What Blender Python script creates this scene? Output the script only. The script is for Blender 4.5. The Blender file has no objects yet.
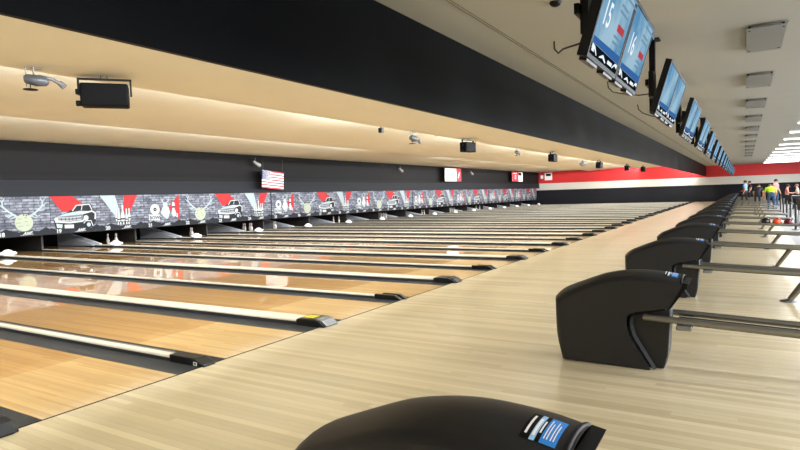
import bpy, math, random
from mathutils import Vector, Matrix
random.seed(7)
S = bpy.context.scene
COL = S.collection

# ------------------------------------------------------------------ measures (metres)
Y0 = 1.9714            # near edge of lane 14 at the foul line
LANE, NAR, WID = 1.0541, 0.5196, 0.687
PER = (2*LANE+NAR+WID)/2          # average lane pitch
MX = -14.86            # face of the masking panels
MZ0, MZ1 = 0.525, 1.742
CEIL = 3.29
FARY = 60.5
NEARY = -4.0
SOFX, SOFZ = 0.93, 2.34
LIP1, LIP2 = -4.75, -9.5
RIGHTX = 13.0

def lane_y(n):         # near edge of lane n (even lanes are the first of their module)
    k = (n-14)
    y = Y0 + (k//2)*2*PER
    if k % 2: y += LANE+NAR
    return y
def wide_y(k):         # centre of the wide dividers (between lanes 13+2k and 14+2k)
    return Y0 - WID/2 + k*2*PER

# ------------------------------------------------------------------ materials
def lin(c):
    return tuple(((v/255)/12.92 if v/255 <= 0.04045 else ((v/255+0.055)/1.055)**2.4) for v in c)
def mat(name, rgb, rough=0.5, metal=0.0, spec=0.5, coat=0.0, emit=None, strength=0.0, var=0.0, scale=20.0, bump=0.0):
    m = bpy.data.materials.new(name); m.use_nodes = True
    nt = m.node_tree; b = nt.nodes['Principled BSDF']
    c = lin(rgb) + (1,)
    b.inputs['Base Color'].default_value = c
    b.inputs['Roughness'].default_value = rough
    b.inputs['Metallic'].default_value = metal
    b.inputs['Specular IOR Level'].default_value = spec
    b.inputs['Coat Weight'].default_value = coat
    if emit:
        b.inputs['Emission Color'].default_value = lin(emit)+(1,)
        b.inputs['Emission Strength'].default_value = strength
    if var or bump:
        tc = nt.nodes.new('ShaderNodeTexCoord')
        n = nt.nodes.new('ShaderNodeTexNoise'); n.inputs['Scale'].default_value = scale
        n.inputs['Detail'].default_value = 4
        nt.links.new(tc.outputs['Object'], n.inputs['Vector'])
        if var:
            r = nt.nodes.new('ShaderNodeMapRange')
            r.inputs['To Min'].default_value = 1-var; r.inputs['To Max'].default_value = 1+var
            nt.links.new(n.outputs['Fac'], r.inputs['Value'])
            mx = nt.nodes.new('ShaderNodeMix'); mx.data_type = 'RGBA'; mx.blend_type = 'MULTIPLY'
            mx.inputs[0].default_value = 1
            mx.inputs[6].default_value = c
            nt.links.new(r.outputs['Result'], mx.inputs[7])
            nt.links.new(mx.outputs[2], b.inputs['Base Color'])
        if bump:
            bp = nt.nodes.new('ShaderNodeBump'); bp.inputs['Strength'].default_value = bump
            bp.inputs['Distance'].default_value = 0.01
            nt.links.new(n.outputs['Fac'], bp.inputs['Height'])
            nt.links.new(bp.outputs['Normal'], b.inputs['Normal'])
    return m

def wood(name, ca, cb, board, length, rough, coat=0.0, spec=0.5, grain=0.12, coat_rough=0.03, big=0.0):
    """Strips along X; every strip piece takes its own tone between two wood colours."""
    m = bpy.data.materials.new(name); m.use_nodes = True
    nt = m.node_tree; N = nt.nodes.new; L = nt.links.new
    b = nt.nodes['Principled BSDF']
    tc = N('ShaderNodeTexCoord'); oi = N('ShaderNodeObjectInfo')
    sx = N('ShaderNodeSeparateXYZ'); L(tc.outputs['Object'], sx.inputs[0])
    def mth(op, a, bb=None):
        n = N('ShaderNodeMath'); n.operation = op
        for i, v in enumerate((a, bb)):
            if v is None: continue
            if isinstance(v, (int, float)): n.inputs[i].default_value = v
            else: L(v, n.inputs[i])
        return n.outputs[0]
    row = mth('FLOOR', mth('DIVIDE', sx.outputs['Y'], board))
    row2 = mth('ADD', row, mth('MULTIPLY', oi.outputs['Random'], 977.0))
    wn = N('ShaderNodeTexWhiteNoise'); wn.noise_dimensions = '1D'; L(row2, wn.inputs['W'])
    piece = mth('FLOOR', mth('ADD', mth('DIVIDE', sx.outputs['X'], length), mth('MULTIPLY', wn.outputs['Value'], 7.0)))
    cv = N('ShaderNodeCombineXYZ'); L(row2, cv.inputs[0]); L(piece, cv.inputs[1])
    wn2 = N('ShaderNodeTexWhiteNoise'); wn2.noise_dimensions = '2D'; L(cv.outputs[0], wn2.inputs['Vector'])
    mp = N('ShaderNodeMapping'); mp.inputs['Scale'].default_value = (1.6, 60, 1)
    L(tc.outputs['Object'], mp.inputs[0])
    gn = N('ShaderNodeTexNoise'); gn.inputs['Scale'].default_value = 3.0; gn.inputs['Detail'].default_value = 5
    L(mp.outputs[0], gn.inputs['Vector'])
    fac = mth('ADD', wn2.outputs['Value'], mth('MULTIPLY', mth('SUBTRACT', gn.outputs['Fac'], 0.5), grain*8))
    mx = N('ShaderNodeMix'); mx.data_type = 'RGBA'; mx.clamp_factor = True
    mx.inputs[6].default_value = lin(ca)+(1,); mx.inputs[7].default_value = lin(cb)+(1,)
    L(fac, mx.inputs[0])
    out = mx.outputs[2]
    if big:
        bn = N('ShaderNodeTexNoise'); bn.inputs['Scale'].default_value = 0.9; bn.inputs['Detail'].default_value = 3
        mp2 = N('ShaderNodeMapping'); mp2.inputs['Scale'].default_value = (0.35, 2.2, 1)
        L(tc.outputs['Object'], mp2.inputs[0]); L(mp2.outputs[0], bn.inputs['Vector'])
        r = N('ShaderNodeMapRange'); r.inputs['To Min'].default_value = 1-big; r.inputs['To Max'].default_value = 1+big
        L(bn.outputs['Fac'], r.inputs['Value'])
        m2 = N('ShaderNodeMix'); m2.data_type = 'RGBA'; m2.blend_type = 'MULTIPLY'; m2.inputs[0].default_value = 1
        L(out, m2.inputs[6]); L(r.outputs['Result'], m2.inputs[7]); out = m2.outputs[2]
    # thin seam between strips
    fr = mth('FRACT', mth('DIVIDE', sx.outputs['Y'], board))
    seam = mth('LESS_THAN', fr, 0.05)
    m3 = N('ShaderNodeMix'); m3.data_type = 'RGBA'; m3.blend_type = 'MULTIPLY'
    L(mth('MULTIPLY', seam, 0.35), m3.inputs[0]); L(out, m3.inputs[6]); m3.inputs[7].default_value = (0.35,0.25,0.15,1)
    L(m3.outputs[2], b.inputs['Base Color'])
    b.inputs['Roughness'].default_value = rough
    b.inputs['Specular IOR Level'].default_value = spec
    b.inputs['Coat Weight'].default_value = coat
    b.inputs['Coat Roughness'].default_value = coat_rough
    return m

def brick_mat(name):
    m = bpy.data.materials.new(name); m.use_nodes = True
    nt = m.node_tree; N = nt.nodes.new; L = nt.links.new
    b = nt.nodes['Principled BSDF']
    tc = N('ShaderNodeTexCoord'); oi = N('ShaderNodeObjectInfo')
    sx = N('ShaderNodeSeparateXYZ'); L(tc.outputs['Object'], sx.inputs[0])
    cv = N('ShaderNodeCombineXYZ'); L(sx.outputs['Y'], cv.inputs[0]); L(sx.outputs['Z'], cv.inputs[1])
    bt = N('ShaderNodeTexBrick')
    bt.inputs['Color1'].default_value = lin((66,68,78))+(1,)
    bt.inputs['Color2'].default_value = lin((118,121,132))+(1,)
    bt.inputs['Mortar'].default_value = lin((46,47,54))+(1,)
    bt.inputs['Scale'].default_value = 1.0
    bt.inputs['Brick Width'].default_value = 0.34; bt.inputs['Row Height'].default_value = 0.088
    bt.inputs['Mortar Size'].default_value = 0.009
    L(cv.outputs[0], bt.inputs['Vector'])
    n = N('ShaderNodeTexNoise'); n.inputs['Scale'].default_value = 7; n.inputs['Detail'].default_value = 5
    L(cv.outputs[0], n.inputs['Vector'])
    r = N('ShaderNodeMapRange'); r.inputs['From Min'].default_value = .3; r.inputs['From Max'].default_value = .7
    r.inputs['To Min'].default_value = 0.5; r.inputs['To Max'].default_value = 1.45
    L(n.outputs['Fac'], r.inputs['Value'])
    mx = N('ShaderNodeMix'); mx.data_type = 'RGBA'; mx.blend_type = 'MULTIPLY'; mx.inputs[0].default_value = 1
    L(bt.outputs['Color'], mx.inputs[6]); L(r.outputs['Result'], mx.inputs[7])
    L(mx.outputs[2], b.inputs['Base Color']); b.inputs['Roughness'].default_value = .5; b.inputs['Specular IOR Level'].default_value = .12
    return m

def plank_black(name, rgb, rgb2, pitch, rough=.5):
    m = bpy.data.materials.new(name); m.use_nodes = True
    nt = m.node_tree; N = nt.nodes.new; L = nt.links.new
    b = nt.nodes['Principled BSDF']
    tc = N('ShaderNodeTexCoord'); mp = N('ShaderNodeMapping'); mp.inputs['Scale'].default_value = (1, .15, 1/pitch)
    L(tc.outputs['Object'], mp.inputs[0])
    sx = N('ShaderNodeSeparateXYZ'); L(mp.outputs[0], sx.inputs[0])
    f = N('ShaderNodeMath'); f.operation = 'FLOOR'; L(sx.outputs['Z'], f.inputs[0])
    wn = N('ShaderNodeTexWhiteNoise'); wn.noise_dimensions = '1D'; L(f.outputs[0], wn.inputs['W'])
    mx = N('ShaderNodeMix'); mx.data_type = 'RGBA'
    mx.inputs[6].default_value = lin(rgb)+(1,); mx.inputs[7].default_value = lin(rgb2)+(1,)
    L(wn.outputs['Value'], mx.inputs[0]); L(mx.outputs[2], b.inputs['Base Color'])
    b.inputs['Roughness'].default_value = rough; b.inputs['Specular IOR Level'].default_value = .08
    return m

M = {}
M['approach'] = wood('approach_maple', (224,210,178), (198,182,146), .06, 2.2, .30, coat=.3, coat_rough=.14, big=.12, grain=.10)
M['lane_head'] = wood('lane_maple', (198,164,106), (176,138,82), .0265, 1.6, .35, coat=.6, coat_rough=.04)
M['lane_pine'] = wood('lane_pine', (206,162,98), (178,132,72), .0265, 2.4, .35, coat=1.0, coat_rough=.025)
M['gutter'] = mat('gutter_plastic', (46,47,50), .5, spec=.2, var=.12, scale=9)
M['cap'] = mat('cap_ivory', (196,190,174), .5, var=.04, scale=3, spec=.3)
M['cap_dark'] = mat('cap_brown', (92,84,76), .5)
M['black'] = mat('black_plastic', (15,15,16), .42, spec=.25, var=.1, scale=30)
M['fixture'] = mat('fixture_black', (12,12,13), .6, spec=.06)
M['black2'] = mat('black_deep', (9,9,10), .5, spec=.15)
M['hood'] = mat('hood_plastic', (30,30,33), .42, spec=.4, var=.08, scale=60, bump=.03)
M['hood_in'] = mat('hood_inner', (17,17,19), .5, var=.05, scale=40)
M['steel'] = mat('rail_steel', (140,138,132), .34, metal=.9, var=.06, scale=12)
M['steel_dk'] = mat('rail_dark', (60,60,60), .4, metal=.6)
M['rimdark'] = mat('rim_charcoal', (32,32,36), .5, spec=.15)
M['silver'] = mat('silver_paint', (108,110,114), .4, metal=.3)
M['white'] = mat('white_paint', (232,232,228), .5)
M['ceil'] = mat('ceiling_beige', (170,166,154), .9, spec=.1, var=.04, scale=1.3, bump=.02)
M['lane_ceil'] = mat('ceiling_tan', (214,214,198), .9, spec=.1, var=.03, scale=1.2)
M['soffit'] = mat('soffit_black', (5,6,9), .45, spec=.06, var=.15, scale=2.2, bump=.04)
M['siding'] = plank_black('siding_black', (15,14,14), (21,19,19), .12, .6)
M['band'] = plank_black('band_black', (24,25,29), (30,32,36), .17, .55)
M['pit'] = mat('pit_black', (14,13,13), .8, spec=.1)
M['red'] = mat('wall_red', (196,34,36), .6, var=.03, scale=.6)
M['wwhite'] = mat('wall_white', (205,201,190), .6)
M['wblack'] = mat('wall_charcoal', (28,28,33), .6, spec=.12, var=.06, scale=.5)
M['wbeige'] = mat('wall_beige', (205,196,176), .7)
M['carpet'] = mat('floor_gray', (104,110,120), .3, var=.12, scale=2.0)
M['brick'] = brick_mat('mural_brick')
M['p_red'] = mat('mural_red', (146,32,34), .5, spec=.12, var=.12, scale=9)
M['p_white'] = mat('mural_white', (156,159,159), .5, spec=.12, var=.04, scale=9)
M['p_pale'] = mat('mural_pale', (136,147,149), .5, spec=.12, var=.10, scale=9)
M['p_cream'] = mat('mural_cream', (142,148,130), .5, spec=.12, var=.06, scale=9)
M['p_dark'] = mat('mural_dark', (24,25,30), .5, spec=.12)
M['p_gray'] = mat('mural_gray', (90,92,100), .5, spec=.12)
M['ramp'] = mat('ramp_gray', (168,170,176), .4)
M['ramp_edge'] = mat('ramp_edge_pale', (225,226,228), .4)
M['pin'] = mat('pin_white', (165,160,152), .3)
M['pin_red'] = mat('pin_stripe', (170,30,30), .4)
M['f_red'] = mat('flag_red', (190,40,54), .7)
M['f_white'] = mat('flag_white', (240,238,236), .7)
M['f_blue'] = mat('flag_blue', (52,58,96), .7)
M['stick_blue'] = mat('sticker_blue', (40,128,210), .4)
M['stick_pale'] = mat('sticker_pale', (150,195,235), .4)
M['yellow'] = mat('sticker_yellow', (206,190,40), .5)
M['grill'] = mat('deflector_gray', (122,121,116), .5, var=.08, scale=6)
M['lamp'] = mat('lamp_diffuser', (250,250,250), .5, emit=(245,250,255), strength=2.6)
M['skin'] = mat('skin', (196,142,116), .6)
M['hair_dark'] = mat('hair_dark', (28,22,20), .6)
M['hair_gray'] = mat('hair_gray', (120,100,84), .6)
M['jeans'] = mat('jeans', (52,76,104), .8)
M['trousers'] = mat('trousers_dark', (24,25,30), .8)
M['neon'] = mat('shirt_neon', (190,240,30), .7)
M['sky'] = mat('shirt_blue', (120,170,220), .7)
M['pink'] = mat('shirt_pink', (214,130,128), .7)
M['bshirt'] = mat('shirt_black', (22,22,26), .7)
M['table'] = mat('table_top', (104,114,126), .4)
M['chair'] = mat('chair_black', (24,26,32), .5)
M['ball_or'] = mat('ball_orange', (226,78,40), .15)
M['ball_mar'] = mat('ball_maroon', (96,28,40), .15)
M['ball_blk'] = mat('ball_black', (24,22,30), .15)
M['wood_dk'] = mat('shoe', (30,28,28), .6)
M['green'] = mat('led_green', (20,120,60), .5)
M['ballreturn_gray'] = mat('bracket_gray', (120,120,118), .45)

# ------------------------------------------------------------------ mesh helpers
class MB:
    def __init__(s): s.v=[]; s.f=[]; s.m=[]; s.s=[]
    def add(s, vs, fs, mi=0, smooth=False):
        o=len(s.v); s.v += [tuple(v) for v in vs]
        for f in fs: s.f.append(tuple(i+o for i in f)); s.m.append(mi); s.s.append(smooth)
        return s
    def box(s, a, b, mi=0):
        x0,y0,z0=[min(p,q) for p,q in zip(a,b)]; x1,y1,z1=[max(p,q) for p,q in zip(a,b)]
        vs=[(x0,y0,z0),(x1,y0,z0),(x1,y1,z0),(x0,y1,z0),(x0,y0,z1),(x1,y0,z1),(x1,y1,z1),(x0,y1,z1)]
        return s.add(vs,[(0,3,2,1),(4,5,6,7),(0,1,5,4),(1,2,6,5),(2,3,7,6),(3,0,4,7)],mi)
    def prism(s, pts, y0, y1, mi=0):      # polygon in XZ, extruded along Y; pts counter-clockwise seen from -Y
        n=len(pts)
        vs=[(x,y0,z) for x,z in pts]+[(x,y1,z) for x,z in pts]
        fs=[tuple(range(n)),tuple(range(2*n-1,n-1,-1))]
        fs+=[((i+1)%n,i,n+i,n+(i+1)%n) for i in range(n)]
        return s.add(vs,fs,mi)
    def prismx(s, pts, x0, x1, mi=0):     # polygon in YZ extruded along X
        n=len(pts)
        vs=[(x0,y,z) for y,z in pts]+[(x1,y,z) for y,z in pts]
        fs=[tuple(range(n-1,-1,-1)),tuple(range(n,2*n))]
        fs+=[(i,(i+1)%n,n+(i+1)%n,n+i) for i in range(n)]
        return s.add(vs,fs,mi)
    def tube(s, pts, r, n=10, mi=0, cap=True):
        pts=[Vector(p) for p in pts]; rs = r if isinstance(r,(list,tuple)) else [r]*len(pts)
        rings=[]
        up0=None
        for i,p in enumerate(pts):
            a=pts[max(i-1,0)]; b=pts[min(i+1,len(pts)-1)]
            t=(b-a).normalized()
            ref=Vector((0,0,1)) if abs(t.z)<.9 else Vector((1,0,0))
            u=t.cross(ref).normalized(); w=t.cross(u).normalized()
            if up0 is not None and u.dot(up0)<0: u=-u; w=-w
            up0=u
            rings.append([p+(u*math.cos(2*math.pi*k/n)+w*math.sin(2*math.pi*k/n))*rs[i] for k in range(n)])
        vs=[v for R in rings for v in R]; fs=[]
        for i in range(len(pts)-1):
            for k in range(n):
                fs.append((i*n+k,i*n+(k+1)%n,(i+1)*n+(k+1)%n,(i+1)*n+k))
        s.add(vs,fs,mi,True)
        if cap:
            s.add(rings[0],[tuple(range(n-1,-1,-1))],mi); s.add(rings[-1],[tuple(range(n))],mi)
        return s
    def lathe(s, prof, c=(0,0,0), n=16, mi=0):   # prof: (radius, z)
        cx,cy,cz=c; vs=[]; fs=[]
        for r,z in prof:
            for k in range(n):
                a=2*math.pi*k/n; vs.append((cx+r*math.cos(a),cy+r*math.sin(a),cz+z))
        for i in range(len(prof)-1):
            for k in range(n):
                fs.append((i*n+k,i*n+(k+1)%n,(i+1)*n+(k+1)%n,(i+1)*n+k))
        s.add(vs,fs,mi,True)
        s.add([vs[k] for k in range(n)],[tuple(range(n-1,-1,-1))],mi)
        m=(len(prof)-1)*n
        s.add([vs[m+k] for k in range(n)],[tuple(range(n))],mi)
        return s
    def sphere(s, c, r, n=16, mi=0, sq=(1,1,1)):
        m=n//2; vs=[]; fs=[]
        for i in range(m+1):
            t=math.pi*i/m
            for k in range(n):
                a=2*math.pi*k/n
                vs.append((c[0]+sq[0]*r*math.sin(t)*math.cos(a),c[1]+sq[1]*r*math.sin(t)*math.sin(a),c[2]-sq[2]*r*math.cos(t)))
        for i in range(m):
            for k in range(n): fs.append((i*n+k,i*n+(k+1)%n,(i+1)*n+(k+1)%n,(i+1)*n+k))
        return s.add(vs,fs,mi,True)
    def mesh(s, name, mats):
        me=bpy.data.meshes.new(name); me.from_pydata(s.v,[],s.f)
        for m in (mats if isinstance(mats,(list,tuple)) else [mats]): me.materials.append(m)
        me.polygons.foreach_set('material_index', s.m); me.polygons.foreach_set('use_smooth', s.s)
        me.update(); return me
    def build(s, name, mats, parent=None, loc=(0,0,0), rot=(0,0,0), bevel=0):
        o=bpy.data.objects.new(name, s.mesh(name,mats)); COL.objects.link(o)
        o.location=loc; o.rotation_euler=rot
        if parent: o.parent=parent
        if bevel:
            b=o.modifiers.new('bevel','BEVEL'); b.width=bevel; b.segments=2; b.limit_method='ANGLE'; b.angle_limit=math.radians(35)
        return o
def tag(o, label, cat, group=None, kind=None):
    if label: o['label']=label
    if cat: o['category']=cat
    if group: o['group']=group
    if kind: o['kind']=kind
    return o
def empty(name, loc, label, cat, group=None, rz=0):
    o=bpy.data.objects.new(name,None); COL.objects.link(o); o.location=loc; o.rotation_euler=(0,0,rz)
    o.empty_display_size=.1
    return tag(o,label,cat,group)
def struct(o): o['kind']='structure'; return o
def kids(o): return [c for c in bpy.data.objects if c.parent==o]
def copy_tree(o, loc, label, parent=None, table=None):
    if table is None: table={}; 
    c=o.copy(); COL.objects.link(c)
    if parent: c.parent=parent
    else:
        c.location=loc
        if label: c['label']=label
    for ch in o.children: copy_tree(ch,None,None,c,table)
    return c
ORD=['','first','second','third','fourth','fifth','sixth','seventh','eighth','ninth','tenth','eleventh','twelfth','thirteenth','fourteenth','fifteenth','sixteenth','seventeenth','eighteenth','nineteenth','twentieth']
_dg=None
def text_polys(txt, size, shear=0.0, bold=0.0):
    """Outline text as (vertices 2-D, faces), lower-left at 0,0."""
    c=bpy.data.curves.new('t','FONT'); c.body=txt; c.size=size; c.shear=shear; c.offset=bold; c.resolution_u=3
    o=bpy.data.objects.new('t',c); COL.objects.link(o)
    dg=bpy.context.evaluated_depsgraph_get(); dg.update()
    me=o.evaluated_get(dg).to_mesh()
    vs=[(v.co.x,v.co.y) for v in me.vertices]; fs=[tuple(p.vertices) for p in me.polygons]
    o.evaluated_get(dg).to_mesh_clear()
    bpy.data.objects.remove(o); bpy.data.curves.remove(c)
    return vs,fs
_tc={}
def text(txt,size,shear=0.0,bold=0.0):
    k=(txt,size,shear,bold)
    if k not in _tc: _tc[k]=text_polys(*k)
    return _tc[k]

# flat drawing on a (u right, v up) plane facing +X: u->Y, v->Z
class Draw(MB):
    lay=0.0
    def L(s): s.lay+=0.0007; return s.lay
    def poly(s, pts, mi, x=None):
        x=s.L() if x is None else x
        a=sum(pts[i][0]*pts[(i+1)%len(pts)][1]-pts[(i+1)%len(pts)][0]*pts[i][1] for i in range(len(pts)))
        if a<0: pts=pts[::-1]
        return s.add([(x,u,v) for u,v in pts],[tuple(range(len(pts)))],mi)
    def disc(s,cu,cv,r,mi,n=24,sy=1.0):
        return s.poly([(cu+r*math.cos(2*math.pi*k/n),cv+sy*r*math.sin(2*math.pi*k/n)) for k in range(n)],mi)
    def stroke(s,pts,w,mi):
        x=s.L(); ws=w if isinstance(w,(list,tuple)) else [w]*len(pts)
        for i in range(len(pts)-1):
            (a,b),(c,d)=pts[i],pts[i+1]; l=math.hypot(c-a,d-b) or 1
            nx,ny=-(d-b)/l,(c-a)/l; p,q=ws[i]/2,ws[i+1]/2
            s.poly([(a+nx*p,b+ny*p),(c+nx*q,d+ny*q),(c-nx*q,d-ny*q),(a-nx*p,b-ny*p)],mi,x)
        return s
    def txt(s,t,u,v,size,mi,shear=0,bold=0):
        vs,fs=text(t,size,shear,bold); x=s.L()
        # face orientation: font faces +Z in its plane = +X here
        return s.add([(x,u+a,v+b) for a,b in vs],fs,mi)

# ------------------------------------------------------------------ camera (solved from the photograph)
cam=bpy.data.cameras.new('camera'); co=bpy.data.objects.new('camera',cam); COL.objects.link(co)
F=574.94
cam.sensor_width=36; cam.lens=F/800*36; cam.clip_end=200; cam.clip_start=.05
R=((0.857894248,0.512889090,-0.0310200149),(0.000677624735,0.0592412616,0.998243464),(-0.513825847,0.856408346,-0.0504751912))
mw=Matrix(((R[0][0],R[1][0],-R[2][0],3.9756),(R[0][1],R[1][1],-R[2][1],0),(R[0][2],R[1][2],-R[2][2],1.4061),(0,0,0,1)))
co.matrix_world=mw
S.camera=co

# ------------------------------------------------------------------ the setting
b=MB(); b.box((0.0,NEARY,-.1),(5.0,FARY,0)); struct(b.build('floor',M['approach']))
b=MB(); b.box((5.0,NEARY,-.1),(RIGHTX,FARY,0)); struct(b.build('floor_concourse',M['carpet']))
b=MB(); b.box((-19,NEARY,-.3),(0,FARY,-.13)); struct(b.build('floor_under_lanes',M['pit']))
# dark slot where lanes meet the approach
b=MB(); b.box((-.012,NEARY,-.129),(0.004,FARY,.0015)); struct(b.build('trim_1',M['pit']))
# concourse ceiling
b=MB(); b.box((SOFX,NEARY,CEIL),(RIGHTX,FARY,CEIL+.15)); struct(b.build('ceiling',M['ceil']))
b=MB()
for dx in (0,.035): b.box((1.49+dx,NEARY,CEIL-.004),(1.497+dx,FARY,CEIL),0)
struct(b.build('trim_2',mat('seam_dark',(96,88,74),.8)))
# soffit over the foul line
b=MB(); b.box((SOFX-.04,NEARY,SOFZ),(SOFX,FARY,3.75)); struct(b.build('wall_soffit',M['soffit']))
# saw-tooth ceiling over the lanes: each panel falls towards the pins and ends in a lip
def tooth(x0,z0,x1,z1):
    t=MB(); t.prism([(x1,z1),(x0,z0),(x0,z0+.04),(x1,z1+.04)],NEARY,FARY)
    return t
struct(tooth(SOFX-.04,3.62,LIP1,3.35).build('ceiling_bay',M['lane_ceil']))
struct(tooth(LIP1-.03,3.66,LIP2,3.35).build('ceiling_bay',M['lane_ceil']))
struct(tooth(LIP2-.03,3.52,MX-.3,3.44).build('ceiling_bay',M['lane_ceil']))
for x in (LIP1,LIP2):
    b=MB(); b.box((x-.03,NEARY,3.37),(x-.02,FARY,3.70 if x==LIP1 else 3.555)); struct(b.build('ceiling_riser',M['lane_ceil']))
b=MB(); b.box((-19,NEARY,3.75),(SOFX,FARY,3.85)); struct(b.build('ceiling_deck',M['pit']))
# black wall above the masking panels
b=MB(); b.box((MX-.3,NEARY,2.24),(MX-.02,FARY,3.42)); struct(b.build('wall_left',M['siding']))
b=MB(); b.box((MX-.3,NEARY,MZ1+.005),(MX+.05,FARY-.0,2.24)); struct(b.build('trim_3',M['band']))
# pit behind
b=MB(); b.box((-19,NEARY,-.13),(-18.6,FARY,2.0)); b.box((-19,NEARY,1.8),(MX-.3,FARY,1.9)); struct(b.build('wall_pit',M['pit']))
# far wall in three painted bands
b=MB()
b.box((-19,FARY,-.3),(RIGHTX,FARY+.2,1.545),0); b.box((-19,FARY,1.545),(RIGHTX,FARY+.2,2.25),1); b.box((-19,FARY,2.25),(RIGHTX,FARY+.2,3.85),2)
struct(b.build('wall_far',[M['wblack'],M['wwhite'],M['red']]))
b=MB(); b.box((-19,NEARY-.2,-.3),(RIGHTX,NEARY,3.85)); struct(b.build('wall_back',M['wbeige']))
# right wall with tall windows (daylight side)
b=MB(); WY=[(2+9*i,8+9*i) for i in range(6)]
b.box((RIGHTX,NEARY,0),(RIGHTX+.2,FARY,.5)); b.box((RIGHTX,NEARY,2.7),(RIGHTX+.2,FARY,3.4))
e=[NEARY]+[v for p in WY for v in p]+[FARY]
for i in range(0,len(e),2): b.box((RIGHTX,e[i],.5),(RIGHTX+.2,e[i+1],2.7))
struct(b.build('wall_right',M['wbeige']))

# ------------------------------------------------------------------ lanes
LX=-17.4
g=MB()
g.box((-1.3,0,-.09),(-.012,LANE,0),0); g.box((LX,0,-.09),(-1.3,LANE,0),1)
lane_me=g.mesh('bowling_lane',[M['lane_head'],M['lane_pine']])
for n in range(11,49):
    o=bpy.data.objects.new('bowling_lane',lane_me); COL.objects.link(o); o.location=(0,lane_y(n),0)
    if n>=18: lab=f'glossy wooden bowling lane running to the masking panel numbered {n}'
    elif n<14: lab=f'glossy wooden bowling lane, {ORD[14-n]} one before the lane at the lower left corner'
    else: lab=f'glossy wooden bowling lane, {ORD[n-13]} lane from the camera' + (' at the lower left corner' if n==14 else '')
    tag(o,lab,'bowling lane','bowling lanes side by side')

# ------------------------------------------------------------------ dividers (two gutters and a capping between lanes)
def gutter_mb(y0,y1):
    q=MB(); n=10; vs=[]; fs=[]
    for x in (LX,-.012):
        for i in range(n+1):
            t=i/n; vs.append((x,y0+(y1-y0)*t,-.002-.013*math.sin(math.pi*t)))
    for i in range(n): fs.append((i,n+1+i,n+2+i,i+1))
    q.add(vs,fs,0,True); return q
def end_cap_mb(y0,y1,x0,x1,z,slope=.13):
    q=MB()
    q.prism([(x0,-.12),(x1,-.12),(x1,.012),(x1-slope,z),(x0,z)],y0,y1)
    return q
def add_divider(y,wide,label,kind):
    t=empty('lane_divider',(0,y,0),label,'lane divider','lane dividers with gutters')
    if wide:
        h=WID/2
        gutter_mb(-h,-.085).build('gutter',M['gutter'],t); gutter_mb(.165,h).build('gutter',M['gutter'],t)
        c=MB(); c.prismx([(-.085,.038),(.165,.038),(.165,.05),(.14,.06),(-.06,.06),(-.085,.05)],-15.13,-.32); c.build('capping',M['cap'],t)
        c=MB(); c.box((-15.13,-.082,-.12),(-.33,.162,.038)); c.build('capping_base',M['gutter'],t)
        c=MB(); c.prism([(-.34,-.12),(.06,-.12),(.06,.012),(.0,.06),(-.08,.078),(-.30,.078),(-.34,.064)],-.09,.17)
        ec=c.build('end_cap',M['black'],t,bevel=.015)
        c=MB(); c.prism([(-.10,.0775),(.064,.0),(.078,.012),(.01,.066),(-.07,.084),(-.10,.082)],-.06,.14); c.build('nose_cover',M['silver' if kind=='label' else 'rimdark'],ec,bevel=.008)
        if kind=='label':
            c=MB(); c.box((-.28,-.03,.0782),(-.14,.11,.0815)); s=c.build('sticker',M['yellow'],ec); s['label']='yellow sticker on the black end cap'
    else:
        h=NAR/2
        gutter_mb(-h,-.02).build('gutter',M['gutter'],t); gutter_mb(.115,h).build('gutter',M['gutter'],t)
        c=MB(); c.prismx([(-.02,.03),(.07,.03),(.07,.04),(.06,.05),(-.01,.05),(-.02,.04)],-15.4,-.42); c.build('capping',M['cap'],t)
        c=MB(); c.box((-15.4,-.018,-.12),(-.43,.068,.03)); c.build('capping_base',M['gutter'],t)
        c=MB(); c.box((-15.4,.0705,-.12),(-.40,.115,.040)); s=c.build('rail_strip',M['cap_dark'],t); s['label']='dark brown strip behind the ivory capping'
        if kind=='double':
            end_cap_mb(-.025,.035,-.42,.0,.062,.10).build('end_cap',M['black'],t,bevel=.006)
            end_cap_mb(.06,.12,-.34,.03,.066,.10).build('end_cap',M['black'],t,bevel=.006)
        else:
            ec=end_cap_mb(-.025,.105,-.42,.03,.062,.12).build('end_cap',M['black'],t,bevel=.008)
            d=MB(); d.box((-.10,-.0275,.004),(-.055,-.024,.034)); d.box((-.09,-.0285,.012),(-.065,-.0265,.026),1); s=d.build('tag',[M['white'],M['black']],ec); s['label']='small white tag on the end cap'
    return t
for n in range(11,48):
    if n%2: # wide after odd lanes
        y=wide_y((n-13)//2); w=True
    else:
        y=lane_y(n)+LANE+NAR/2; w=False
    if n>=18: lab=f"{'broad' if w else 'narrow'} ivory lane divider with dark gutters between lanes {n} and {n+1}"
    elif n<13: lab=f'ivory lane divider, {ORD[13-n]} before the one cropped at the lower left corner'
    elif n==13: lab='dark lane divider end cropped by the lower left corner'
    elif n==15: lab='broad ivory lane divider with a yellow sticker on its black end cap'
    else: lab=f"{'broad' if w else 'narrow'} ivory lane divider after the {ORD[n-13]} lane from the camera"
    add_divider(y,w,lab,'label' if n==15 else ('double' if n>14 else 'single'))

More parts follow.
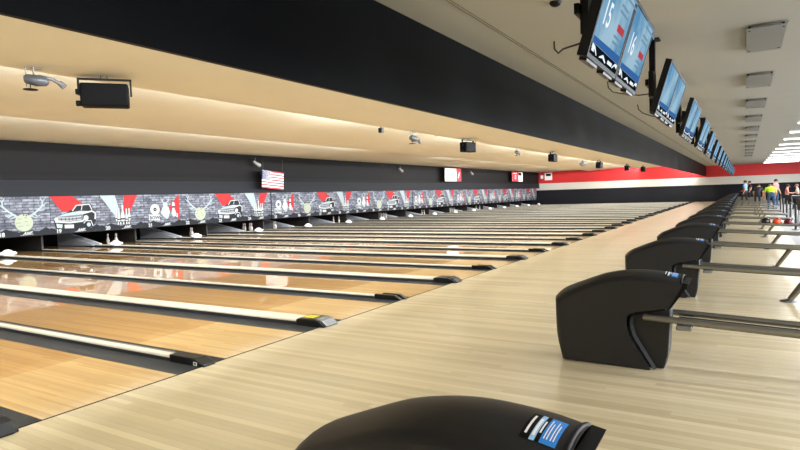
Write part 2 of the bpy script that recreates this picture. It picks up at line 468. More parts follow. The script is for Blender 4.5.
# ------------------------------------------------------------------ masking panels with murals
PW,PH=PER,MZ1-MZ0
def mural(kind):
    d=Draw(); RED,WHT,PALE,CREAM,DRK,GRY=0,1,2,3,4,5
    W,H=PW,PH
    def U(px): return (px-51)/50*W       # photographed panel 19 measures
    def V(py): return (234.5-py)/38.5*H
    # dark hills along the bottom
    d.poly([(0,0),(W,0),(W,.16),(1.5,.25),(1.3,.14),(.95,.17),(.7,.13),(.34,.25),(.15,.14),(0,.22)],DRK)
    if kind==2:   # antlered round slice
        cu,cv=.87,.42
        for s in (-1,1):
            def P(a,b2): return (cu+s*a,cv+b2)
            d.stroke([P(.14,.16),P(.28,.25),P(.42,.36),P(.56,.50),P(.57,.62),P(.50,.76)],[.06,.06,.055,.05,.04,.02],PALE)
            d.stroke([P(.55,.48),P(.70,.60)],[.045,.015],PALE)
            d.stroke([P(.42,.36),P(.62,.37)],[.045,.015],PALE)
            d.stroke([P(.30,.26),P(.40,.18),P(.50,.22)],[.045,.03,.015],PALE)
            d.stroke([P(.57,.62),P(.66,.74)],[.035,.012],PALE)
            d.stroke([P(.2,.2),P(.38,.12)],[.04,.02],PALE)
        d.disc(cu,cv,.262,CREAM,28)
        for (a,c2,l) in ((-.12,.12,.12),(.05,.15,.1),(-.16,.0,.14),(.06,.03,.1),(-.1,-.1,.15),(.1,-.08,.08)):
            d.stroke([(cu+a-l/2,cv+c2),(cu+a+l/2,cv+c2)],.014,GRY)
        d.disc(cu+.0,cv+.235,.022,DRK,8); d.disc(cu+.07,cv+.215,.02,DRK,8)
    elif kind==3: # classic open car, front three-quarter
        d.poly([(.0,H),(.72,H),(1.12,.90),(.50,.70),(.36,.72)],RED)
        d.poly([(.14,.20),(.10,.42),(.16,.56),(.52,.68),(.70,.78),(.86,.92),(1.32,.95),(1.40,.78),(1.50,.66),(1.48,.36),(1.36,.18),(.95,.12),(.4,.12)],DRK)
        d.poly([(.12,.38),(.16,.55),(.5,.655),(.98,.655),(1.06,.58),(1.02,.40),(.6,.36)],GRY)
        d.poly([(.16,.55),(.5,.655),(.95,.72),(1.22,.70),(1.02,.60),(.6,.575)],PALE)
        d.stroke([(.70,.72),(.84,.90),(1.28,.93),(1.36,.74)],.035,WHT); d.stroke([(1.04,.92),(1.0,.74)],.025,WHT)
        d.stroke([(1.02,.62),(1.36,.70),(1.48,.62),(1.45,.42)],.05,WHT)
        d.stroke([(.14,.40),(.6,.35),(1.04,.38),(1.1,.46)],.055,WHT)
        d.stroke([(.2,.52),(.62,.50),(.98,.53)],.025,WHT); d.stroke([(.2,.435),(.62,.42),(.98,.44)],.02,WHT)
        for u in (.34,.46,.58,.70,.82): d.stroke([(u,.42),(u,.51)],.018,DRK)
        for u,v,r in ((.17,.475,.06),(1.14,.48,.085)): d.disc(u,v,r,WHT,16)
        d.poly([(.42,.17),(.72,.16),(.72,.28),(.42,.29)],WHT); d.poly([(.18,.2),(.34,.18),(.36,.3),(.16,.34)],PALE)
        d.disc(1.22,.25,.12,DRK,16); d.disc(1.22,.25,.07,PALE,12); d.disc(.86,.22,.09,DRK,14)
        d.stroke([(1.05,.3),(1.12,.38),(1.3,.38),(1.36,.2)],.03,WHT)
    elif kind==0: # pins under two light beams
        d.poly([(-.0,H),(.55,H),(.72,.60),(.52,.50)],PALE)
        d.poly([(.90,H),(1.42,H),(1.06,.55),(.84,.62)],RED)
        def pin(u,v,h):
            pr=[(0,.5),(.08,.62),(.25,1),(.42,.9),(.62,.5),(.72,.36),(.82,.42),(.92,.46),(.98,.34),(1,.12)]
            r=.125*h
            d.poly([(u-a*r*1.25,v-.01+z*h*1.02) for z,a in pr]+[(u+a*r*1.25,v-.01+z*h*1.02) for z,a in pr[::-1]],DRK)
            d.poly([(u-a*r,v+z*h) for z,a in pr]+[(u+a*r,v+z*h) for z,a in pr[::-1]],WHT)
            d.poly([(u-r*.98,v+.20*h),(u+r*.98,v+.20*h),(u+r*.98,v+.28*h),(u-r*.98,v+.28*h)],DRK)
        for u,v,h in ((.575,.30,.42),(1.06,.30,.45),(.665,.24,.52),(.95,.24,.50),(.805,.22,.66)): pin(u,v,h)
        d.poly([(.55,.20),(1.1,.20),(1.06,.29),(.58,.29)],DRK)
        for u in (.62,.71,.82,.94,1.03): d.poly([(u-.03,.18),(u+.03,.18),(u+.025,.27),(u-.025,.27)],WHT)
    else:         # record, plate, deer and pin
        d.poly([(1.66*.93,H),(1.66*.93,.22),(1.05,.72)],RED)
        d.disc(.46,.66,.20,WHT,24); d.disc(.46,.66,.07,DRK,14); d.disc(.46,.66,.02,WHT,8)
        d.poly([(.18,.27),(.66,.25),(.67,.46),(.19,.48)],WHT); d.txt('BOWL',.215,.30,.17,DRK,bold=.004)
        d.poly([(.70,.52),(.78,.72),(.9,.8),(1.04,.74),(1.1,.55),(1.06,.42),(.95,.34),(.84,.36)],WHT)
        d.poly([(.84,.74),(.80,.86),(.9,.92),(1.02,.86),(.98,.74)],WHT)
        for s in (-1,1):
            d.stroke([(.91+s*.05,.9),(.91+s*.16,1.0),(.91+s*.18,1.12)],[.035,.03,.015],PALE)
            d.stroke([(.91+s*.13,.98),(.91+s*.05,1.1)],[.03,.012],PALE)
        d.disc(.95,.38,.09,PALE,14)
        d.poly([(1.22,.36),(1.17,.5),(1.21,.66),(1.20,.8),(1.22,.9),(1.28,.92),(1.33,.88),(1.33,.78),(1.31,.66),(1.38,.5),(1.34,.36)],WHT)
        d.poly([(1.205,.70),(1.325,.70),(1.325,.76),(1.205,.76)],DRK)
        d.poly([(1.36,.34),(1.44,.32),(1.46,.46),(1.4,.5)],PALE)
    # maker's logo
    d.txt('AMF',.82,.05,.125,WHT,shear=.45,bold=.006); d.stroke([(.74,.035),(1.12,.06)],.012,WHT)
    return d.mesh('mural',[M['p_red'],M['p_white'],M['p_pale'],M['p_cream'],M['p_dark'],M['p_gray']])
murals={k:mural(k) for k in range(4)}
bb=MB(); bb.box((-.04,.006,0),(0,PW-.006,PH)); board_me=bb.mesh('board',[M['brick']])
what={2:'a round slice bearing antlers',3:'a white classic car under a red beam',0:'white pins under pale and red beams',1:'a record, plate, deer and pin'}
YM=9.919-PER   # near edge of panel 18
for n in range(15,49):
    y=YM+(n-18)*PER
    t=empty('masking_panel',(MX,y,MZ0),f'brick-painted masking panel numbered {n}, showing {what[n%4]}','masking panel','painted masking panels above the pins')
    for nm,me,lx in (('board',board_me,0),('mural',murals[n%4],.001)):
        o=bpy.data.objects.new(nm,me); COL.objects.link(o); o.parent=t; o.location=(lx,0,0)
    d=Draw(); d.lay=.012
    d.txt(str(n),.15,.035,.165,0,bold=.009); d.build('number',[M['p_white']],t)
    if n in (24,32,40):
        c=MB(); c.box((-.05,PW-.05,-.02),(.015,PW-.01,PH)); c.build('edge_post',M['pit'],t)

# ------------------------------------------------------------------ things under the masking panels
for k in range(1,18):
    n=13+2*k; y=wide_y(k)
    b=MB(); x0,x1=-15.15,-17.3
    b.prism([(x1,0),(x0,.035),(x0,.06),(x1,.46)],-.17,.17,0)
    t=b.build('return_chute_cover',M['ramp'],None,(0,y,0)); tag(t,f'dark gray slanted ball chute cover between lanes {n} and {n+1}','chute cover','slanted chute covers under the masking panels')
    b=MB(); b.prism([(x1,.46),(x0,.06),(x0-.0,.085),(x1,.485)],.10,.17,0); s=b.build('rim',M['ramp_edge'],t); s['label']='pale rim along the slope'
    # small white ball sensor hood on the capping
    b=MB(); b.lathe([(.15,0),(.16,.03),(.14,.09),(.09,.14),(.04,.16)],(0,0,0),12)
    b.sphere((.0,-.15,.05),.09,10,sq=(1,1,.6)); b.sphere((.02,.15,.045),.09,10,sq=(1,1,.55))
    t=b.build('sensor_hood',M['white'],None,(-14.15,y+.04,.06)); tag(t,f'small white sensor hood on the capping between lanes {n} and {n+1}','sensor hood','white sensor hoods near the pins')
for n in range(16,48,2):
    y=lane_y(n)+LANE+NAR/2
    b=MB(); b.box((-18.5,-.03,-.1),(-15.42,.03,.62)); t=b.build('kickback_plate',mat('kick',(38,34,32),.7) if n==16 else bpy.data.materials['kick'],None,(0,y,0))
    tag(t,f'dark upright kickback plate behind the panels, between lanes {n} and {n+1}','kickback plate','kickback plates between the pin decks')
pinp=[(.028,0),(.036,.02),(.050,.07),(.060,.115),(.055,.165),(.038,.215),(.025,.255),(.024,.275),(.030,.315),(.032,.34),(.028,.365),(.014,.379),(.003,.381)]
pb=MB(); pb.lathe(pinp,(0,0,0),14); pin_me=pb.mesh('bowling_pin',[M['pin']])
st=MB(); st.lathe([(.0262,.250),(.0258,.258)],(0,0,0),14); st.lathe([(.0255,.268),(.0262,.276)],(0,0,0),14); st_me=st.mesh('neck_stripe',[M['pin_red']])
spots={20:[0,1,2],22:[0,2],24:[0,1,2,4],25:[0,2],28:[0,1],31:[0,1,2],34:[0,2],37:[0,1,2],40:[0,1]}
grid=[(0,0),(-.264,-.152),(-.264,.152),(-.528,-.305),(-.528,0),(-.528,.305)]
where=['headpin','left pin behind the headpin','right pin behind the headpin','','middle pin of the third row','']
for n,ids in spots.items():
    yc=lane_y(n)+LANE/2
    for i in ids:
        t=bpy.data.objects.new('bowling_pin',pin_me); COL.objects.link(t); t.location=(-15.4+grid[i][0],yc+grid[i][1],0)
        tag(t,f'white bowling pin standing below panel {n}, {where[i]}','bowling pin','pins standing in the pit')
        s=bpy.data.objects.new('neck_stripe',st_me); COL.objects.link(s); s.parent=t

# ------------------------------------------------------------------ ball return hoods and racks
prof=[(2.645,0),(2.600,.2),(2.590,.48),(2.605,.530),(2.672,.588),(2.80,.645),(2.985,.716),(3.136,.748),(3.283,.757),(3.459,.745),(3.585,.722)]
HW=.185
def crown(t): # inset of the outline at cross position t in -1..1
    a=abs(t); return .042*a**2 + (.022*max(0,(a-.85)/.15)**2)
def make_hood():
    t=empty('ball_return_hood',(0,wide_y(0)-.03,0),'','ball return','black ball return hoods along the approach')
    # outer skin swept over the outline
    ts=[-1,-.96,-.9,-.8,-.5,-.2,0,.2,.5,.8,.9,.96,1]
    b=MB(); vs=[]; fs=[]
    # refine outline
    from mathutils import geometry
    P=[Vector((x,z)) for x,z in prof]; fine=[]
    for i in range(len(P)-1):
        p0=P[max(i-1,0)];p1=P[i];p2=P[i+1];p3=P[min(i+2,len(P)-1)]
        for q in range(4):
            u=q/4; fine.append(.5*((2*p1)+(-p0+p2)*u+(2*p0-5*p1+4*p2-p3)*u*u+(-p0+3*p1-3*p2+p3)*u**3))
    fine.append(P[-1]); fine=[Vector((2.645,0))]+fine[1:]
    nF=len(fine)
    nrm=[]
    for i in range(nF):
        a=fine[max(i-1,0)]; c=fine[min(i+1,nF-1)]; d=(c-a).normalized(); nrm.append(Vector((d.y,-d.x)))  # inward (to the right of travel)
    for tt in ts:
        for p,nv in zip(fine,nrm):
            q=p+nv*crown(tt); vs.append((q.x,tt*HW,max(q.y,0)))
    for j in range(len(ts)-1):
        for i in range(nF-1):
            fs.append((j*nF+i,(j+1)*nF+i,(j+1)*nF+i+1,j*nF+i+1))
    b.add(vs,fs,0,True)
    # side walls with the swept cut-out
    cut=[(3.485,.495),(3.36,.468),(3.243,.446),(3.20,.425),(3.18,.393),(3.178,.33),(3.20,.25),(3.348,0)]
    for sgn in (-1,1):
        edge=[(p+nv*crown(1)) for p,nv in zip(fine,nrm)]
        poly=[(e.x,max(e.y,0)) for e in edge]+cut
        yo=sgn*HW
        v=[(x,yo,z) for x,z in poly]
        b.add(v,[tuple(range(len(v))) if sgn>0 else tuple(range(len(v)-1,-1,-1))],0)
        # thickness of the cut edge
        tip=poly[nF-1]; seq=[tip]+cut
        for i in range(len(seq)-1):
            (xa,za),(xb,zb)=seq[i],seq[i+1]
            b.add([(xa,yo,za),(xb,yo,zb),(xb,yo-sgn*.04,zb),(xa,yo-sgn*.04,za)],[(0,1,2,3)],0)
    # underside of the overhanging rear lip
    b.add([(3.58,-HW,.66),(3.58,HW,.66),(3.485,HW,.495),(3.485,-HW,.495)],[(0,1,2,3)],0)
    sh=b.build('shell',M['hood'],t)
    # inner block
    b=MB(); b.prism([(3.15,0),(3.44,0),(3.47,.12),(3.488,.40),(3.488,.475),(3.45,.56),(3.2,.56)],-.105,.105); b.build('core',M['hood_in'],t,bevel=.01)
    # swept rim beside the cut-out
    for sgn in (-1,1):
        b=MB(); pts=[(3.31,.438),(3.25,.428),(3.222,.41),(3.206,.38),(3.206,.33),(3.228,.25),(3.375,.004)]
        y=sgn*(HW-.012)
        off=[]
        for i in range(len(pts)):
            a=pts[max(i-1,0)]; c=pts[min(i+1,len(pts)-1)]; dx,dz=c[0]-a[0],c[1]-a[1]; l=math.hypot(dx,dz); off.append((-dz/l*.022,dx/l*.022))
        vs=[(x,y,z) for x,z in pts]+[(x+o[0],y-sgn*.02,z+o[1]) for (x,z),o in zip(pts,off)]; n=len(pts)
        b.add(vs,[(i,i+1,n+i+1,n+i) for i in range(n-1)],0,True)
        b.build('rim',M['rimdark'],t)
    # rear lip block
    b=MB(); b.prism([(3.475,.49),(3.495,.487),(3.605,.652),(3.618,.682),(3.575,.69)],-HW+.012,HW-.012); b.build('rear_lip',M['black2'],t)
    b=MB(); b.prism([(3.24,.42),(3.46,.475),(3.46,.58),(3.24,.58)],-HW+.02,HW-.02); b.build('lining',M['black2'],t)
    # edge strip and sticker on the top near the rear
    def top(x,y):
        best=None
        for i in range(nF-1):
            if fine[i].x<=x<=fine[i+1].x and fine[i].y>.5:
                u=(x-fine[i].x)/(fine[i+1].x-fine[i].x); best=fine[i].y+u*(fine[i+1].y-fine[i].y)
        return best-crown(y/HW)+.0015
    b=MB(); ny=16; vs=[]; fs=[]
    for i in range(ny+1):
        y=-HW+.006+(2*HW-.012)*i/ny; z=top(3.575,y); vs+=[(3.562,y,z+.001),(3.565,y,z+.007),(3.574,y,z+.005),(3.576,y,z-.004)]
    for i in range(ny):
        for q in range(3): fs.append((i*4+q,i*4+q+1,i*4+q+5,i*4+q+4))
    b.add(vs,fs,0,True); b.build('edge_trim',M['rimdark'],t)
    b=MB()
    def patch(x0,x1,y0,y1,mi,h=0):
        nx=4; vs=[];fs=[]
        for i in range(nx+1):
            for j in range(nx+1):
                x=x0+(x1-x0)*i/nx; y=y0+(y1-y0)*j/nx; vs.append((x,y,top(x,y)+h))
        for i in range(nx):
            for j in range(nx): fs.append((i*(nx+1)+j,(i+1)*(nx+1)+j,(i+1)*(nx+1)+j+1,i*(nx+1)+j+1))
        b.add(vs,fs,mi)
    return t,b,patch
hood0,stk,patch=make_hood()
SX0,SX1,SY0,SY1=3.44,3.54,-.105,.045
w=SX1-SX0
patch(SX0,SX0+.27*w,SY0,SY1,0); patch(SX0+.27*w,SX0+.42*w,SY0,SY1,1); patch(SX0+.42*w,SX0+.55*w,SY0,SY1,0); patch(SX0+.55*w,SX1,SY0,SY1,2)
patch(SX0+.09*w,SX0+.16*w,SY0+.02,SY1-.02,3,.001); patch(SX0+.46*w,SX0+.51*w,SY0+.04,SY1-.04,3,.001)
patch(SX0+.30*w,SX0+.38*w,SY0+.02,SY1-.03,4,.001)
for a in (.62,.70,.80,.88): patch(SX0+a*w,SX0+(a+.03)*w,SY0+.02,SY1-.02-(.02 if a in(.7,.88) else 0),4,.001)
s=stk.build('sticker',[M['black2'],M['stick_pale'],M['stick_blue'],M['f_white'],M['f_white']],hood0); s['label']='blue and black instruction sticker'
hood0['label']='black ball return hood in the foreground with a blue sticker, cropped by the bottom edge'
for k in range(1,18):
    copy_tree(hood0,(0,wide_y(k)-.03,0),f'black ball return hood, {ORD[k+1]} in the row from the camera')

def make_rack():
    t=empty('ball_rack',(3.4,wide_y(1)-.03,0),'','ball rack','steel ball racks behind the hoods')
    xe=1.85     # local end
    z=lambda x:.405-.04*(x)
    for y,r,m in ((-.155,.026,'steel'),(.155,.026,'steel')):
        b=MB(); b.tube([(-.10,y,z(-.1)),(xe,y,z(xe))],r,12); b.build('side_rail',M[m],t)
    b=MB()
    for y in (-.10,-.05,.05,.10): b.tube([(.13,y,z(.13)-.03),(xe,y,z(xe)-.03)],.012,8)
    b.build('ball_bed',M['steel_dk'],t)
    b=MB(); b.box((.13,-.17,.325),(.24,.17,.36)); b.build('bracket',M['ballreturn_gray'],t,bevel=.01)
    b=MB(); b.tube([(xe,-.155,z(xe)),(xe+.03,-.08,z(xe)),(xe+.03,.08,z(xe)),(xe,.155,z(xe))],.026,12); b.build('end_rail',M['steel'],t)
    for y in (-.12,.12):
        b=MB(); b.tube([(1.04,y*.4,.02),(1.24,y,z(1.24)-.03)],.026,10); lg=b.build('leg',M['steel'],t)
    b=MB(); b.lathe([(.09,0),(.09,.012),(.045,.022),(.03,.03)],(1.03,0,0),16); b.build('foot_plate',M['silver'],t)
    return t
rack0=make_rack(); rack0['label']='steel ball rack behind the second hood, cropped at the right edge'
rack0.location=(3.4,wide_y(1)-.03,0)
for k in range(2,18):
    copy_tree(rack0,(3.4,wide_y(k)-.03,0),f'steel ball rack behind the {ORD[k+1]} hood in the row')
# balls resting on the rack behind the sixth hood
yb=wide_y(5)-.03
for nm,x,m,lab in (('bowling_ball',4.47,'ball_blk','black bowling ball, left of three on the rack'),('bowling_ball',4.72,'ball_or','bright orange bowling ball, middle of three on the rack'),('bowling_ball',4.97,'ball_mar','dark maroon bowling ball, right of three on the rack')):
    b=MB(); b.sphere((0,0,0),.108,20); t=b.build(nm,M[m],None,(x,yb,.405-.04*(x-3.4)-.018+.075)); tag(t,lab,'bowling ball','balls on the rack')
    b=MB()
    for a,c in ((-.02,0.0),(.02,0.0),(0,-.05)): b.sphere((a,-.060+c*.3,.088+c*.1),.011,8)
    b.build('finger_holes',M['black2'],t)

# ------------------------------------------------------------------ televisions over the approach
def screen_mat():
    m=bpy.data.materials.new('screen_blue'); m.use_nodes=True
    nt=m.node_tree; N=nt.nodes.new; L=nt.links.new; bs=nt.nodes['Principled BSDF']
    tc=N('ShaderNodeTexCoord'); n=N('ShaderNodeTexNoise'); n.inputs['Scale'].default_value=3; n.inputs['Detail'].default_value=3
    L(tc.outputs['Object'],n.inputs['Vector'])
    cr=N('ShaderNodeValToRGB'); cr.color_ramp.elements[0].position=.35; cr.color_ramp.elements[1].position=.65
    cr.color_ramp.elements[0].color=lin((86,150,194))+(1,); cr.color_ramp.elements[1].color=lin((168,204,224))+(1,)
    L(n.outputs['Fac'],cr.inputs[0])
    bs.inputs['Base Color'].default_value=(.01,.01,.01,1); bs.inputs['Roughness'].default_value=.2; bs.inputs['Specular IOR Level'].default_value=0
    L(cr.outputs[0],bs.inputs['Emission Color']); bs.inputs['Emission Strength'].default_value=.6
    return m
def glow(name,rgb,s): return mat(name,(4,4,4),.4,spec=0,emit=rgb,strength=s)
M['scr']=screen_mat(); M['scr_w']=glow('screen_white',(235,245,250),.75); M['scr_r']=glow('screen_red',(190,70,80),.65)
M['scr_g']=glow('screen_gray',(120,160,185),.6); M['scr_k']=glow('screen_black',(16,22,30),.6); M['scr_d']=glow('screen_navy',(60,110,175),.6)
TB=Vector((3.11,0,2.26)); TT=Vector((3.285,0,2.83))      # bottom and top edge of the screen plane
TL=.925; up=(TT-TB); TH=up.length; ang=math.atan2(up.x,up.z)
def tv_screen(num):
    d=Draw(); d.lay=.002
    e=.03; d.poly([(e,e),(TL-e,e),(TL-e,TH-e),(e,TH-e)],0)
    d.poly([(e,e),(TL-e,e),(TL-e,.10),(e,.10)],4)
    d.stroke([(.06,.085),(.14,.08),(.22,.045)],[.03,.02,.01],1); d.stroke([(.30,.05),(.40,.07),(.50,.045)],[.008,.024,.012],1); d.stroke([(.72,.05),(.80,.085),(.88,.08)],[.01,.02,.03],1)
    d.poly([(.06,.05),(.13,.05),(.12,.08),(.06,.08)],1); d.poly([(.55,.05),(.7,.05),(.7,.075),(.55,.075)],1)
    d.poly([(e,.10),(TL-e,.10),(TL-e,.16),(e,.14)],5)
    if num: d.txt(str(num),.10,.24,.22,1,bold=.003)
    if num:
        d.poly([(.55,.28),(.78,.28),(.78,.33),(.55,.33)],2)
        for v,l in ((.40,.3),(.44,.24),(.23,.28),(.19,.34),(.51,.5),(.55,.42)): d.poly([(.5,v),(.5+l,v),(.5+l,v+.018),(.5,v+.018)],3)
    return d.mesh('screen',[M['scr'],M['scr_w'],M['scr_r'],M['scr_g'],M['scr_k'],M['scr_d']])
scr_plain=tv_screen(None)
bz=MB(); bz.box((-.06,0,0),(0,TL,TH)); tv_body=bz.mesh('casing',[M['black']])
fr=MB()
for a,b2 in (((0,0,0),(.006,TL,.028)),((0,0,TH-.026),(.006,TL,TH)),((0,0,0.028),(.006,.026,TH-.026)),((0,TL-.026,.028),(.006,TL,TH-.026))): fr.box(a,b2)
tv_frame=fr.mesh('bezel',[M['black2']])
sp=MB(); sp.box((-.055,.06,-.02),(-.005,.36,0)); sp_me=sp.mesh('speaker_bar',[M['hood']])
TVC0=4.74
def add_tv(y,num,label):
    t=empty('television',(TB.x,y,TB.z),label,'television','televisions hung over the approach'); t.rotation_euler=(0,ang,0)
    for nm,me,dy in (('casing',tv_body,0),('bezel',tv_frame,0),('screen',tv_screen(num) if num else scr_plain,0),('speaker_bar',sp_me,0),('speaker_bar',sp_me,.51)):
        o=bpy.data.objects.new(nm,me); COL.objects.link(o); o.parent=t; o.location=(0,dy,0)
for k in range(0,17):
    yc=TVC0+k*2*PER
    if yc>FARY-1.5: break
    if k==0:
        labs=('black television at the top edge showing a large white 15','black television beside it showing a white 16, near the top edge')
    else:
        labs=(f'black television with a blue screen, nearer half of the {ORD[k+1]} pair from the camera',f'black television with a blue screen, farther half of the {ORD[k+1]} pair from the camera')
    add_tv(yc-.935,15 if k==0 else None,labs[0]); add_tv(yc+.01,16 if k==0 else None,labs[1])
    t=empty('ceiling_mount',(2.97,yc,CEIL),f'black ceiling pole mount carrying the {ORD[k+1]} television pair','mount','pole mounts for the televisions')
    b=MB(); b.box((-.035,-.035,-.92),(.035,.035,0)); b.build('pole',M['black2'],t)
    b=MB(); b.box((-.09,-.09,-.015),(.09,.09,0)); b.build('ceiling_plate',M['black2'],t)
    for q in (-.6,.35):
        b=MB(); b.box((.03,q,-.80),(.085,q+.25,-.50)); b.build('back_plate',M['black'],t)
    b=MB(); b.box((.0,-.65,-.67),(.035,.65,-.60)); b.build('cross_bar',M['black2'],t)
    if k<3:
        b=MB(); yy=yc+2.0; b.tube([(1.92,yy+.6,CEIL-.002),(1.95,yy+.5,CEIL-.12),(2.08,yy+.2,CEIL-.25),(2.4,yy-.8,CEIL-.45),(2.75,yy-1.6,CEIL-.62),(3.0,yy-1.9,CEIL-.66)],.009,6)
        tag(b.build('cord',M['black2']),f'thin black cord hanging from the ceiling to the {ORD[k+1]} television pair','cord','cords to the televisions')

# ------------------------------------------------------------------ ceiling pieces on the concourse
vents=[(8.04,1.45),(11.3,1.5)]
for k in range(11):
    y=8.0+3.42*k
    t=empty('air_deflector',(4.2,y+.75,CEIL),f'gray air deflector panel under the beige ceiling, {ORD[k+1]} from the camera','air deflector','air deflector panels in a row on the ceiling')
    b=MB(); b.box((-.15,-.60,-.012),(.22,.60,0)); b.build('vent_opening',M['ceil'],t)
    b=MB(); b.prismx([(-.72,-.045),(-.72,-.052),(.72,-.052),(.72,-.045)],-.20,.20); b.build('panel',M['grill'],t)
    b=MB()
    for x in (-.17,.17):
        for y2 in (-.6,.6): b.tube([(x,y2,-.057),(x,y2,0)],.012,8)
    b.build('clips',M['black2'],t)
for k in range(11):
    y=21.2+3.65*k
    t=empty('ceiling_light',(6.6,y,CEIL),f'lit white fluorescent strip on the right side ceiling, {ORD[k+1]} visible from the camera','ceiling light','fluorescent strips across the ceiling')
    b=MB(); b.box((-1.25,-.12,-.05),(1.25,.12,0)); b.build('housing',M['white'],t)
    b=MB(); b.prismx([(-.10,-.05),(-.08,-.08),(.08,-.08),(.10,-.05)],-1.23,1.23); b.build('diffuser',M['lamp'],t)
b=MB(); b.lathe([(.06,0),(.06,-.012),(.05,-.03),(.03,-.045),(.006,-.05)],(0,0,0),16); tag(b.build('security_camera',M['black'],None,(2.36,5.84,CEIL)),'small black dome camera on the ceiling at the top edge','security camera')

# ------------------------------------------------------------------ effect lights and projectors hung over the lanes
def bay_z(x):
    if x>LIP1: return 3.62+(x-SOFX+.12)*(3.35-3.62)/(LIP1-SOFX+.12)
    return 3.66+(x-LIP1)*(3.35-3.66)/(LIP2-LIP1)
def black_light(x,y,s,label,rz):
    z=bay_z(x)
    t=empty('black_light_fixture',(x,y,z),label,'light fixture','black light fixtures over the lanes',rz)
    b=MB(); b.box((-.16*s,-.38*s,-.56*s),(.16*s,.38*s,-.16*s)); c=b.build('housing',M['fixture'],t,bevel=.03*s)
    b=MB()
    b.box((-.03*s,-.43*s,-.09*s),(.03*s,.43*s,-.06*s))
    for q in (-1,1): b.box((-.03*s,q*.40*s,-.36*s),(.03*s,q*.43*s,-.06*s))
    b.build('yoke',M['black2'],t)
    b=MB()
    for q in (-.05,.05): b.tube([(0,q*s,-.06*s),(0,q*s,.01)],.014*s,8)
    b.build('hanger',M['steel_dk'],t)
    b=MB()
    for q in (-.30,-.50): b.tube([(.0,-.38*s,q*s),(.0,-.46*s,q*s)],.05*s,10)
    b.build('cable_gland',M['black2'],t)
    b=MB(); b.box((.155*s,-.33*s,-.52*s),(.165*s,.33*s,-.20*s)); b.build('lens',M['fixture'],c)
    return t
fx=[(-4.35,5.3,.86,'large black light fixture in a yoke at upper left',math.radians(-38)),
    (-4.45,18.9,.86,'boxy black light fixture with a white socket, above the middle lanes',math.radians(-8)),
    (-4.2,28.6,.9,'third black light fixture from the camera, over the lanes',0),
    (-4.2,39.3,1.0,'fourth black light fixture from the camera, over the lanes',0),
    (-3.9,48.0,1.0,'fifth black light fixture from the camera, near the red wall',0),
    (-3.5,53.5,1.0,'farthest black light fixture, against the red wall',0)]
for a in fx: black_light(*a)
def projector(x,y,s,label,rz=0):
    z=bay_z(x)
    t=empty('effect_projector',(x,y,z),label,'projector','small projectors hung over the lanes',rz)
    b=MB(); b.tube([(0,-.06*s,0),(0,-.06*s,-.2*s)],.014*s,8); b.tube([(0,-.2*s,0),(0,-.2*s,-.42*s)],.012*s,8); b.tube([(-.02*s,-.2*s,-.05*s),(.02*s,.1*s,-.05*s)],.014*s,8); b.build('hanger',M['silver'],t)
    b=MB(); b.tube([(0,-.24*s,-.26*s),(0,-.2*s,-.26*s),(0,.0,-.29*s),(0,.17*s,-.30*s),(0,.21*s,-.30*s)],[.06*s,.10*s,.12*s,.10*s,.05*s],14); b.build('body',mat('projector_gray',(76,79,84),.4,metal=.2) if 'projector_gray' not in bpy.data.materials else bpy.data.materials['projector_gray'],t)
    b=MB(); b.tube([(0,.02*s,-.20*s),(0,.28*s,-.25*s),(0,.42*s,-.34*s)],[.045*s,.04*s,.035*s],10); b.tube([(0,.40*s,-.31*s),(0,.50*s,-.40*s)],[.06*s,.07*s],12); b.build('arm',M['silver'],t)
    b=MB(); b.lathe([(.03*s,0),(.14*s,.008),(.14*s,.016),(.02*s,.024)],(0,-.13*s,-.50*s),14); b.tube([(0,-.13*s,-.49*s),(0,-.13*s,-.34*s)],.01*s,6); b.build('disc',M['black2'],t)
    return t
projector(-4.5,4.4,.66,'gray projector with an angled arm hung at upper left',math.radians(-35))
projector(-4.62,15.3,.8,'small gray projector left of the boxy fixture with a white socket')
projector(-4.6,24.5,.7,'small gray projector between the second and third black fixtures')
b=MB(); b.lathe([(.08,0),(.18,-.04),(.22,-.13),(.19,-.24),(.1,-.31),(.02,-.33)],(0,0,0),18); t=b.build('mirror_globe',M['grill'],None,(-4.7,36.9,bay_z(-4.7)-.12)); tag(t,'white round globe hung over the far lanes','globe')
b=MB(); b.tube([(0,0,0),(0,0,.13)],.02,8); b.build('stem',M['silver'],t)
for x,y,lab in ((-5.6,15.0,'tiny black box on the tan ceiling, left of the small gray projector'),(-5.0,17.6,'tiny black bracket on the tan ceiling, just left of the boxy black fixture')):
    b=MB(); b.box((-.06,-.06,-.24),(.06,.06,-.1)); b.tube([(0,0,-.1),(0,0,0)],.015,6); tag(b.build('sensor_box',M['black2'],None,(x,y,bay_z(x))),lab,'sensor box')
# small wall-mounted spotlights on the black wall
for y,lab in ((18.7,'small spotlight on the black wall just above the striped flag'),(31.2,'small spotlight on the black wall between the flag and the white banner'),(42.2,'small spotlight on the black wall right of the white banner')):
    t=empty('wall_spotlight',(MX+.0,y,3.15),lab,'spotlight','spotlights on the black wall')
    b=MB(); b.tube([(-.02,0,.12),(.25,0,.05)],.015,8); b.tube([(.25,0,.14),(.25,0,-.1)],.02,8); b.build('bracket',M['steel_dk'],t)
    b=MB(); b.tube([(.25,-.12,-.02),(.28,.22,-.20)],[.05,.09],10); b.build('lamp_head',M['grill'],t)

